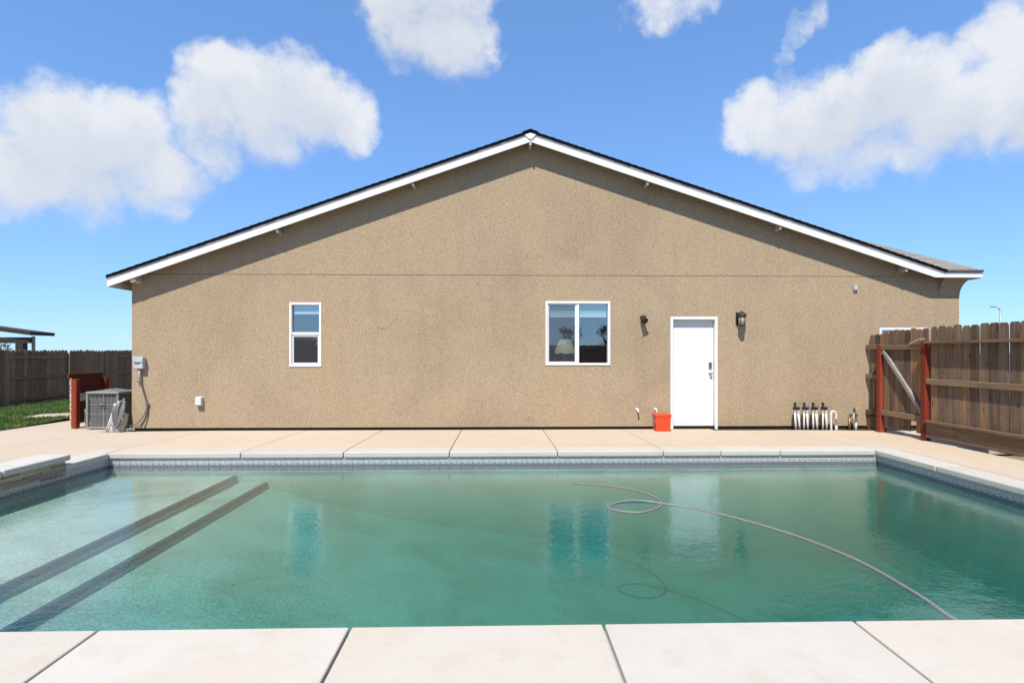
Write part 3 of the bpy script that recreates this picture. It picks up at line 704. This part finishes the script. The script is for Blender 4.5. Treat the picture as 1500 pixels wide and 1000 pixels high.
# ------------------------------------------------------------------ things on and by the wall
def disc_y(b, x, z, y0, y1, r, n=14, sx=1):
    b.prism_y([(x + sx * r * math.cos(2 * math.pi * k / n), z + r * math.sin(2 * math.pi * k / n)) for k in range(n)], y0, y1)
t = thing('disconnect_box', 'grey electrical disconnect box with cable whip at the house corner', 'electrical box', (-6.595, YW, 1.18))
def at(o, th): o.location = -Vector(th.location); return o
at(MB().box(-6.64, -6.47, YW - .1, YW - .002, 1.08, 1.29).build('box', 'grey_plastic', t, .008), t)
at(MB().box(-6.645, -6.465, YW - .112, YW - .101, 1.2, 1.297).build('cover', 'grey_plastic', t, .004), t)
at(MB().box(-6.61, -6.52, YW - .106, YW - .099, 1.165, 1.19).build('latch', 'cable', t), t)
at(MB().tube([(-6.56, YW - .05, 1.08), (-6.56, YW - .05, .98), (-6.555, YW - .045, .86)], [.022, .02, .014], 8).build('connector', 'grey_plastic', t, 0, True), t)
at(MB().tube(spline([(-6.56, YW - .05, 1.02), (-6.54, YW - .045, .82), (-6.47, YW - .03, .55), (-6.43, YW - .03, .36), (-6.5, YW - .05, .1), (-6.66, YW - .1, -.01), (-6.8, YW - .05, .0), (-7.0, YW + .2, .03)], 6), .0125, 6).build('cable', 'cable', t, 0, True), t)
at(MB().tube(spline([(-6.44, YW - .02, .48), (-6.46, YW - .03, .3), (-6.56, YW - .05, .12), (-6.7, YW - .07, .03), (-6.9, YW + .1, .03)], 6), .009, 6).build('cable', 'cable', t, 0, True), t)
for z_, x_ in ((.84, -6.578), (.43, -6.435)): at(MB().box(x_ - .03, x_ + .03, YW - .05, YW - .002, z_ - .008, z_ + .008).build('strap', 'steel', t), t)

t = thing('outlet_cover', 'small white bubble cover low on the stucco wall', 'outlet cover', (-5.488, YW, .48))
at(MB().box(-5.545, -5.43, YW - .085, YW - .002, .405, .56).build('cover', 'pvc', t, .018, seg=2), t)
at(MB().box(-5.55, -5.425, YW - .012, YW - .001, .395, .57).build('back_plate', 'grey_plastic', t, .003), t)
t = thing('wall_sensor', 'tiny pale sensor box high on the wall under the eave shadow', 'sensor', (6.76, YW, 2.59))
at(MB().box(6.725, 6.795, YW - .05, YW - .002, 2.555, 2.65).build('case', 'grey_plastic', t, .008), t)
at(MB().tube([(6.76, YW - .02, 2.556), (6.76, YW - .02, 2.525)], .012, 8).build('cable_gland', 'grey_plastic', t), t)

def stub(x, lab):
    t = thing('pipe_stub', lab, 'pipe', (x, YW, .3))
    at(MB().tube(spline([(x, YW - .004, .31), (x, YW - .06, .31), (x, YW - .085, .295), (x, YW - .09, .265)], 5), .017, 8).build('elbow', 'pvc', t, 0, True), t)
    b = MB(); disc_y(b, x, .31, YW - .012, YW - .002, .03); at(b.build('flange', 'pvc', t), t)
stub(2.603, 'short white drain elbow on bare wall with nothing standing below it')
stub(2.951, 'short white drain elbow just above the red bin')

t = thing('plastic_box', 'bright red plastic bin standing against the wall beside door', 'bin', (2.98, 9.9, -.05)); t.scale = (.92, .92, .94)
b = MB(); b.hexa([(-.14, -.12, 0), (.14, -.12, 0), (.14, .12, 0), (-.14, .12, 0)], [(-.15, -.13, .3), (.15, -.13, .3), (.15, .13, .3), (-.15, .13, .3)]); b.build('body', 'redplastic', t, .012, seg=2)
MB().box(-.158, .158, -.138, .138, .275, .335).build('lid', 'redplastic', t, .01, seg=2)
b = MB().tube(spline([(-.155, 0, .27), (-.168, -.1, .22), (-.165, -.14, .15)], 4), .006, 6); b.build('handle', 'bluegrey', t, 0, True)

# wall spot lamp
t = thing('wall_spotlight', 'small dark spotlight on the wall between window and door', 'wall lamp', (2.72, YW, 2.03))
b = MB(); disc_y(b, 2.72, 2.02, YW - .03, YW - .002, .055); at(b.build('base', 'bronze', t), t)
mt = Matrix.Translation((2.7, YW - .12, 1.985)) @ Matrix.Rotation(R(-55), 4, 'X') @ Matrix.Rotation(R(-15), 4, 'Y')
b = MB(); b.lathe([(.03, .1), (.045, .06), (.05, -.01), (.062, -.055), (.055, -.05)], 14); b.v = [tuple(mt @ Vector(p)) for p in b.v]; at(b.build('lamp_head', 'bronze', t, 0, True), t)
at(MB().tube([(2.72, YW - .02, 2.02), (2.71, YW - .07, 2.035), (2.7, YW - .11, 2.02)], .014, 8).build('arm', 'bronze', t, 0, True), t)
# wall lantern
t = thing('wall_lantern', 'dark bronze lantern with pale glass on wall between door and gate', 'wall lamp', (4.535, YW, 2.0))
at(MB().box(4.475, 4.585, YW - .03, YW - .002, 1.9, 2.13).build('back_plate', 'bronze', t, .006), t)
b = MB(); b.lathe([(.085, 0), (.085, .02), (.06, .055), (.025, .08), (.012, .1)], 12, (4.54, YW - .12, 2.05)); at(b.build('hood', 'bronze', t), t)
b = MB(); b.lathe([(.052, -.17), (.062, -.05), (.062, 0.0)], 10, (4.54, YW - .12, 2.048)); at(b.build('glass_shade', 'lantern_glass', t, 0, True), t)
b = MB()
for k in range(4):
    a = math.pi / 4 + k * math.pi / 2; cx_, cy_ = 4.54 + .066 * math.cos(a), YW - .12 + .066 * math.sin(a)
    b.tube([(cx_, cy_, 2.05), (4.54 + .057 * math.cos(a), YW - .12 + .057 * math.sin(a), 1.872)], .006, 6)
b.lathe([(.06, 0), (.06, .014)], 12, (4.54, YW - .12, 1.862)); at(b.build('cage', 'bronze', t), t)

# irrigation valves in a soil strip
tag(MB().box(5.42, 8.5, 9.965, 10.225, -.2, -.115).build('soil_strip', 'soil'), kind='structure')
def valve(x, lean, lab):
    t = thing('irrigation_valve', lab, 'valve', (x, 10.03, -.115), 'irrigation valves in a row by the wall')
    for k, dx in enumerate((-.036, .036)):
        MB().tube([(dx + lean, 0, 0), (dx * .95, 0, .4)], .0195, 10).build('pipe', 'pvc', t, 0, True)
    MB().lathe([(.026, 0), (.026, .05)], 10, (.036, 0, .37)).build('union', 'grey_plastic', t)
    MB().lathe([(.024, 0), (.024, .035)], 10, (-.034, 0, .375)).build('union', 'grey_plastic', t)
    MB().box(-.058, .058, -.03, .03, .425, .475).build('valve_body', 'black', t, .01)
    MB().lathe([(.028, 0), (.03, .03), (.022, .045)], 10, (.034, 0, .468)).build('bonnet', 'bluegrey', t)
    MB().lathe([(.016, 0), (.016, .05), (.026, .055), (.026, .085), (.02, .09)], 10, (-.025, 0, .468)).build('solenoid', 'black', t)
    MB().tube(spline([(-.03, -.02, .5), (-.075, -.03, .47), (-.06, -.03, .36), (-.055, -.01, .1)], 5), .004, 5).build('wire', 'black', t)
for x, ln, lab in ((5.545, .035, 'black-topped irrigation valve on two white pipes, farthest from the red gate posts'), (5.715, .01, 'black-topped irrigation valve on white pipes, second in the row from the door'),
                   (5.885, .02, 'black-topped irrigation valve on white pipes, third in the row from the door'), (6.07, .015, 'black-topped irrigation valve on white pipes beside the bare white pipe loop')):
    valve(x, ln, lab)
t = thing('pipe_loop', 'bare white plastic pipe bent over beside the irrigation valves', 'pipe', (6.245, 10.03, -.115))
MB().tube(spline([(-.04, 0, 0), (-.045, 0, .3), (-.03, 0, .385), (.03, 0, .385), (.05, 0, .33), (.05, 0, .25)], 5), .02, 10).build('loop', 'pvc', t, 0, True)
MB().tube([(.055, 0, 0), (.055, 0, .13)], .022, 10).build('stub', 'pvc', t, 0, True)
MB().tube([(.052, 0, .12), (.05, 0, .26)], .006, 6).build('rod', 'cable', t)
t = thing('backflow_pipes', 'brass and steel backflow pipes with small taps near fence', 'pipe', (6.62, 10.03, -.115))
MB().tube([(-.07, 0, 0), (-.07, 0, .27)], .022, 10).build('pipe', 'brass', t, 0, True)
MB().tube([(0, -.02, 0), (0, -.02, .36)], .016, 8).build('pipe', 'galv', t, 0, True)
MB().tube([(.05, 0, 0), (.05, 0, .24)], .021, 10).build('pipe', 'pvc', t, 0, True)
MB().tube(spline([(-.07, 0, .27), (-.04, 0, .36), (.0, 0, .43), (.04, 0, .36), (.05, 0, .24)], 5), .018, 8).build('bend', 'galv', t, 0, True)
for x_, z_ in ((-.06, .33), (.0, .44), (.04, .33)):
    MB().lathe([(.022, 0), (.025, .02), (.012, .035)], 8, (x_, -.03, z_ - .02)).build('valve_cap', 'black', t)
MB().tube([(.02, -.02, .43), (.09, -.03, .46)], .009, 6).build('tap_handle', 'brass', t)
MB().box(-.03, .06, -.03, .0, .2, .25).build('clamp', 'bluegrey', t, .004)

# ------------------------------------------------------------------ air conditioner and what stands round it
t = thing('air_conditioner', 'grey outdoor air conditioner with wire guard at house corner', 'air conditioner', (-7.52, 10.86, -.075))
S = .285; H = .66
MB().box(-S - .02, S + .02, -S - .02, S + .02, 0, .045).build('base_pan', 'ac_metal', t, .006)
MB().box(-S + .03, S - .03, -S + .03, S - .03, .046, H).build('coil', 'coil', t)
for sx in (-1, 1):
    for sy in (-1, 1): MB().box(sx * S - .018, sx * S + .018, sy * S - .018, sy * S + .018, .046, H).build('corner_post', 'ac_metal', t, .004)
for i in range(13):
    z_ = .09 + i * .046; b = MB(); thick = .006 if i in (4, 8, 12) else .0035
    for q in ((-S, -S, S, -S), (S, -S, S, S), (-S, S, S, S), (-S, -S, -S, S)):
        b.tube([(q[0], q[1], z_), (q[2], q[3], z_)], thick, 5)
    b.build('guard_wire', 'ac_metal', t)
for i in range(7):
    x_ = -S + .075 + i * .075; b = MB()
    b.box(x_ - (.006 if i == 3 else .002), x_ + (.006 if i == 3 else .002), -S - .006, -S - .001, .05, H); b.build('guard_bar', 'ac_metal', t)
    b = MB(); b.box(S + .001, S + .006, x_ - .003, x_ + .003, .05, H); b.build('guard_bar', 'ac_metal', t)
top = MB().box(-S - .025, S + .025, -S - .025, S + .025, H, H + .045).build('top_panel', 'ac_metal', t, .012)
b = MB()
for k in range(16):
    a = 2 * math.pi * k / 16; b.tube([(.04 * math.cos(a), .04 * math.sin(a), H + .085), (.25 * math.cos(a), .25 * math.sin(a), H + .05)], .004, 5)
for r_ in (.09, .15, .21, .25): b.tube([(r_ * math.cos(2 * math.pi * k / 20), r_ * math.sin(2 * math.pi * k / 20), H + .092 - .17 * r_) for k in range(21)], .004, 5)
b.build('fan_grille', 'ac_metal', top)
b = MB(); disc_y(b, -.02, .47, -S - .018, -S - .008, .032, 18, 1.45); bd = b.build('badge', 'navy', t)
b = MB(); b.box(-.055, .02, -S - .0195, -S - .0185, .472, .478); b.box(-.03, .03, -S - .0195, -S - .0185, .462, .466); b.build('badge_mark', 'white', bd)
t2 = thing('copper_line', 'dark insulated refrigerant line beside the air conditioner', 'pipe', (-7.93, 10.72, -.08))
MB().tube(spline([(-.02, .05, 0), (-.03, .03, .15), (-.0, .0, .26), (-.03, .02, .36)], 5), .026, 8).build('insulation', 'cable', t2, 0, True)
MB().tube(spline([(.05, 0, 0), (.04, 0, .14), (.0, .0, .24), (-.02, .02, .3)], 5), .014, 8).build('line', 'bluegrey', t2, 0, True)

t = thing('folded_chair', 'folded white slatted chair leaning at house corner draped with hose', 'chair', (-6.95, 10.13, -.075))
for i, (bx, tx) in enumerate(((-.16, .0), (-.12, .03), (-.03, .08), (.01, .11))):
    b = MB(); b.tube([(bx, -.06, .0), (bx + (tx - bx) * .5, -.03, .28), (tx, .06, .56)], .016, 8); b.build('leg', 'pvc', t, 0, True)
for k in range(6):
    f = .1 + k * .085; x_ = -.14 + .17 * f; mt = Matrix.Translation((x_ + .0, -.055 + .12 * f, f * .95)) @ Matrix.Rotation(R(17), 4, 'Y')
    MB().box(-.01, .075, -.012, .0, -.028, .028, mt).build('slat', 'pvc', t, .003)
MB().box(.02, .13, -.02, .05, .02, .35, Matrix.Rotation(R(9), 4, 'Y')).build('panel', 'cream', t, .006)
t = thing('draped_hose', 'grey hose looped over the folded white chair', 'hose', (-6.86, 10.08, .3))
for k in range(6):
    w_ = .018 + .012 * k; o_ = .009 * k
    MB().tube(spline([(-.03 - w_ * .3, .05, .16), (-w_ - .01, -.02 - o_, .02), (-w_ * .4, -.04 - o_, -.12 - .03 * k), (w_ * .5, -.04 - o_, -.1 - .02 * k), (w_ + .01, -.02, .04), (.04, .05, .18 + o_), (0.01, .07, .215), (-.03 - w_ * .3, .05, .16)], 5), .014, 7).build('loop', 'cable', t, 0, True)

# red-framed screen faced with stone
t = thing('stone_screen', 'low dark red plank screen with stone facing beside the air conditioner', 'screen', (-8.3, 11.2, -.085))
MB().box(.075, .175, -.48, -.38, 0, .945).build('post', 'red', t, .006)
MB().box(.0, .1, .42, .52, 0, .93).build('post', 'red', t, .006)
for z0, z1, mm in ((.66, 1.05, 'darkred'), (.5, .655, 'cream'), (.1, .495, 'darkred')):
    MB().box(.0 if mm != 'cream' else -.02, .04, -.37, .415, z0, z1).build('plank', mm, t, .004)
MB().box(.0, .04, -.475, -.372, .96, 1.05).build('plank', 'darkred', t, .004)
z_ = .05; rr = random.Random(12)
while z_ < 1.0:
    h = rr.uniform(.06, .12); y_ = -.33
    while y_ < .45:
        l = min(rr.uniform(.2, .4), .5 - y_)
        MB().box(-.066 + rr.uniform(-.008, .008), -.021 - .004, y_ + .004, y_ + l - .004, z_ + .003, min(z_ + h, 1.04) - .003).build('facing_stone', 'tan_ply' if rr.random() < .4 else 'cream', t, .008); y_ += l
    z_ += h

# ------------------------------------------------------------------ fences
def board_mesh(w, h, t=.018, ear=.03):
    m_ = MB(); m_.prism_y([(-w / 2, 0), (w / 2, 0), (w / 2, h - ear), (w / 2 - ear * .8, h), (-w / 2 + ear * .8, h), (-w / 2, h - ear)], -t / 2, t / 2)
    return m_.mesh('board')
def boards_for(mat, w, h, n=4):
    out = []
    for i in range(n):
        me = board_mesh(w - .004 - .003 * i, h - .005 * i, .018, .026 + .004 * i); me.materials.append(M[mat]); out.append(me)
    return out
rr = random.Random(21)
fx = 6.83
fence = thing('wooden_fence', 'brown weathered board fence with red gate posts beside the pool', 'fence', (fx, 8.4, -.04))
def rel(o): o.location = Vector(o.location) - Vector(fence.location); return o
bm_ = boards_for('fence', .145, 1.775)
y = 8.47
while y > -1.2:
    wgap = .146 + (.012 if rr.random() < .12 else 0)
    o = link('board', rr.choice(bm_), fence, (fx + .012, y - .073, .02 + rr.uniform(-.006, .006)), (0, R(rr.uniform(-.35, .35)), R(90 + rr.uniform(-1.2, 1.2)))); rel(o); y -= wgap
for y1, y0 in ((8.51, 6.05), (6.046, 3.6), (3.596, 1.2), (1.196, -1.2)):
    for zc, hh in ((1.535, .04), (.92, .09), (.285, .04)):
        rel(MB().box(fx - .085 if hh < .05 else fx - .045, fx - .0, y0, y1, zc - hh / 2, zc + hh / 2).build('rail', 'rail', fence, .004))
    rel(MB().box(fx - .04, fx - .002, y0, y1, .03, .262).build('kickboard', 'rail', fence, .004))
    if y0 > -1: rel(MB().box(fx + .025, fx + .115, y0 - .05, y0 + .04, -.1, 1.5).build('post', 'fence', fence, .005))
for x_, y_, zt in ((fx + .005, 8.57, 1.56), (fx + .08, 9.70, 1.51)):
    rel(MB().box(x_ - .05, x_ + .05, y_ - .05, y_ + .05, -.14, zt).build('post', 'red', fence, .006))
for k in range(3):     # short infill between the gate post and the house
    o = link('board', bm_[k], fence, (fx + .2, 9.81 + .14 * k, -.06), (0, 0, R(90))); rel(o)
for zc in (1.48, .93, .26): rel(MB().box(fx + .13, fx + .188, 9.752, 10.18, zc - .045, zc + .045).build('rail', 'rail', fence, .004))
rel(MB().box(fx + .15, fx + .188, 9.752, 10.18, -.09, .19).build('kickboard', 'rail', fence, .004))

gate = thing('wooden_gate', 'narrow board gate with bleached diagonal brace between red posts', 'gate', (fx + .06, 9.14, 0))
gx = fx + .06
gb = boards_for('fence', .128, 1.72)
for k in range(8):
    if k == 2: me_h = .22
    else: me_h = 0
    y_ = 8.68 + .128 * k
    o = link('board', gb[k % 4] if k != 2 else gb[0], gate, (.035, y_ - 9.14, .05 + rr.uniform(-.01, .015) + (.19 if k == 2 else 0)), (0, 0, R(90)))
    if k == 2: o.scale.z = (1.72 - .17) / 1.72
for zc in (1.47, .30):
    MB().box(-.02, .022, 8.632 - 9.14, 9.64 - 9.14, zc - .045, zc + .045).build('rail', 'rail', gate, .004)
p0 = Vector((-.0, 9.60 - 9.14, 1.40)); p1 = Vector((-.0, 8.66 - 9.14, .36)); d = p1 - p0; Ln = d.length
mt = Matrix.Translation(p0) @ Matrix.Rotation(math.atan2(d.z, d.y), 4, 'X')
MB().box(-.03, .02, 0, Ln, -.032, .032, mt).build('brace', 'greywood', gate, .004)
MB().tube(spline([(-.05, 8.6 - 9.14, 1.6), (-.04, 8.75 - 9.14, 1.585), (-.03, 8.95 - 9.14, 1.52)], 5), .007, 6).build('pull_cord', 'pvc', gate)

# left boundary fence: panels alternate which side shows the rails
lf = thing('boundary_fence', 'grey weathered board fence across the lawn beside neighbouring plot', 'fence', (-15, 19, -.25))
lbm = boards_for('oldfence', .145, 1.70)
rr = random.Random(33)
pan = [14.70, 17.06, 19.42, 21.78, 24.14, 26.5, 28.86]
for i in range(len(pan) - 1):
    a, b_ = pan[i], pan[i + 1]; near = (i % 2 == 0); n = 16; wd = (b_ - a) / n
    xo = .055 if near else -.012
    for k in range(n):
        o = link('board', rr.choice(lbm), lf, (xo, a + wd * (k + .5) - 19, rr.uniform(-.012, .012)), (0, 0, R(90)))
    if not near:
        for zc in (1.46, .82, .14): MB().box(.0, .04, a - 19 + .01, b_ - 19 - .01, zc - .045, zc + .045).build('rail', 'oldfence', lf)
    else:
        for zc in (1.46, .82, .14): MB().box(-.0, .04, a - 19 + .01, b_ - 19 - .01, zc - .045, zc + .045).build('rail', 'oldfence', lf)
    MB().box(-.06, .03 if near else -.03, a - 19 - .045, a - 19 + .008, -.1, 1.6).build('post', 'oldfence', lf)

# fence behind the viewer (mirrored in the windows)
bf = thing('rear_fence', 'long brown board fence at the back of the plot seen in window glass', 'fence', (0, -9, -.16))
b = MB(); x = -15
while x < 12: b.box(x, x + .142, -.009, .009, 0, 1.9 + rr.uniform(-.02, .02)); x += .147
tag(b.build('boards', 'fence', bf), kind='stuff')
for zc in (1.6, .9, .25): MB().box(-15, 12, .01, .05, zc - .045, zc + .045).build('rail', 'rail', bf)

# ------------------------------------------------------------------ lawn, path
def lz(x): return -.085 - .17 * min(1, max(0, (-9.5 - x) / 5.4))
b = MB(); ys = [9.0, 10.4, 12.6, 15, 20, 28]; bx = {9.0: -9.36, 10.4: -9.37, 12.6: -9.65, 15: -9.92, 20: -10.2, 28: -10.2}
for y in ys:
    for k in range(5):
        x = bx[y] + (-15.3 - bx[y]) * k / 4; b.v.append((x, y, lz(x) - .01))
for j in range(len(ys) - 1):
    for k in range(4): b.f.append((j * 5 + k, j * 5 + k + 1, (j + 1) * 5 + k + 1, (j + 1) * 5 + k))
tag(b.build('lawn', 'soil'), kind='structure')
b = MB(); b.hexa([(-11.0, 12.95, lz(-11) - .06), (-9.7, 12.85, -.16), (-9.75, 13.6, -.16), (-11.1, 13.55, lz(-11.1) - .06)], [(-11.0, 12.95, lz(-11) + .012), (-9.7, 12.85, -.075), (-9.75, 13.6, -.075), (-11.1, 13.55, lz(-11.1) + .012)])
tag(b.build('garden_path', 'deck', None, .008), kind='structure')
g = MB(); rg = random.Random(2)
for i in range(46000):
    y = 9.4 + 12 * rg.random() ** 1.5; x0 = -9.40 - .115 * max(0, y - 10.4) - .0; x = x0 - (14.9 + x0) * rg.random() ** 1.15
    if 12.9 < y < 13.6 and x > -11.0: continue
    h = rg.uniform(.025, .075); a = rg.random() * 6.283; w_ = rg.uniform(.005, .011); lx, ly = rg.uniform(-.03, .03), rg.uniform(-.03, .03); z_ = lz(x) - .012
    g.v += [(x - w_ * math.cos(a), y - w_ * math.sin(a), z_), (x + w_ * math.cos(a), y + w_ * math.sin(a), z_), (x + lx, y + ly, z_ + h)]
    n = len(g.v); g.f.append((n - 3, n - 2, n - 1))
me = bpy.data.meshes.new('grass'); me.from_pydata(g.v, [], g.f); me.materials.append(M['grass'])
tag(link('grass', me), 'short green grass with dry patches along the concrete edge', 'grass', kind='stuff')

# ------------------------------------------------------------------ beyond
t = thing('patio_cover', 'dark brown sloping patio cover rising above the boundary fence', 'patio cover', (-26.4, 30, -.25))
def pz(x): return 2.52 - (x - 1.33) * .135
b = MB(); b.prism_y([(-6.0, pz(-6) - .02), (1.33, pz(1.33)), (1.33, pz(1.33) + .19), (-6.0, pz(-6) + .17)], -.1, -.04); b.build('fascia_board', 'darkbrown', t)
b = MB(); b.prism_y([(-6.0, pz(-6) + .1), (1.29, pz(1.29) + .1), (1.29, pz(1.29) + .17), (-6.0, pz(-6) + .17)], -.039, 1.5); b.build('roof', 'darkbrown', t)
MB().box(1.291, 1.34, -.039, 1.5, pz(1.33), pz(1.33) + .185).build('fascia_board', 'darkbrown', t)
MB().box(-6, 1.1, .1, .28, 2.10, 2.42).build('beam', 'darkbrown', t)
MB().box(.45, .85, .0, .3, 0, 2.1).build('post', 'darkbrown', t); MB().box(.3, .42, 1.2, 1.32, 0, 2.5).build('post', 'galv', t)

t = thing('street_lamp', 'slim grey street lamp far beyond the fence with the red gate posts', 'street lamp', (75.2, 80, -.2))
MB().tube([(0, 0, 0), (0, 0, 8.2)], [.14, .08], 8).build('pole', 'galv', t, 0, True)
MB().tube(spline([(0, 0, 7.7), (-.4, 0, 8.15), (-.9, 0, 8.3)], 5), .05, 6).build('arm', 'galv', t, 0, True)
MB().box(-1.5, -.85, -.15, .15, 8.24, 8.38).build('lamp_head', 'galv', t, .03)

def tree(name, lab, x, y, h, w, n=2600, seed=1, trunk=.35):
    r_ = random.Random(seed); t = thing(name, lab, 'tree', (x, y, -.25))
    b = MB(); b.tube([(0, 0, 0), (.05 * w, 0, h * .35), (0, .03 * w, h * .75)], [.05 * h ** .8, .04 * h ** .8, .015 * h], 8)
    for k in range(5):
        a = k * 1.26; b.tube([(0, 0, h * (.3 + .07 * k)), (.3 * w * math.cos(a), .3 * w * math.sin(a), h * (.48 + .08 * k))], [.02 * h, .006 * h], 6)
    b.build('trunk', 'bark', t)
    cl = [(r_.uniform(-.33, .33) * w, r_.uniform(-.33, .33) * w, h * r_.uniform(trunk + .08, .9), r_.uniform(.12, .24) * w) for _ in range(16)]
    b = MB()
    for i in range(n):
        c = r_.choice(cl); d = Vector((r_.gauss(0, 1), r_.gauss(0, 1), r_.gauss(0, .8))); d = d.normalized() * c[3] * r_.random() ** .4
        p = Vector(c[:3]) + d; s_ = r_.uniform(.025, .05) * w ** .7; u_ = Vector((r_.gauss(0, 1), r_.gauss(0, 1), r_.gauss(0, 1))).normalized(); v_ = u_.orthogonal().normalized()
        b.v += [tuple(p - u_ * s_), tuple(p + v_ * s_ * .6), tuple(p + u_ * s_), tuple(p - v_ * s_ * .6)]; q = len(b.v); b.f.append((q - 4, q - 3, q - 2, q - 1))
    me = bpy.data.meshes.new('crown'); me.from_pydata(b.v, [], b.f); me.materials.append(M['leaf']); link('crown', me, t)
tree('small_tree', 'small dark tree glimpsed under the neighbouring patio cover', -39.5, 44, 2.6, 1.8, 900, 4)
for i, (x, y, h, w, lab) in enumerate(((9, -48, 4.9, 3.4, 'bushy dark tree behind rear fence mirrored in sliding window'), (14.5, -52, 5.4, 2.6, 'tall narrow dark tree behind rear fence mirrored in sliding window'),
                                   (21, -50, 4.8, 5, 'wide dark tree behind rear fence at the end of tree row'), (3, -55, 4.2, 5, 'low spreading dark tree behind rear fence'))):
    tree('garden_tree', lab, x, y, h, w, 1500, 20 + i)
nb = thing('neighbour_house', 'low stucco house with dark roof behind rear fence', 'house', (-26, -26, -.2))
MB().box(-9, 9, -5, 5, 0, 2.7).build('wall', 'housewall', nb)
b = MB(); b.add([(-9.6, 5.6, 2.6), (9.6, 5.6, 2.6), (9.6, -5.6, 2.6), (-9.6, -5.6, 2.6), (-4.5, 0, 4.4), (4.5, 0, 4.4)], [(0, 1, 5, 4), (1, 2, 5), (2, 3, 4, 5), (3, 0, 4), (0, 3, 2, 1)]); b.build('roof', 'houseroof', nb)
for x in (-5, 0, 5): MB().box(x - .7, x + .7, 5.0, 5.05, 1, 2.2).build('window', 'white', nb)
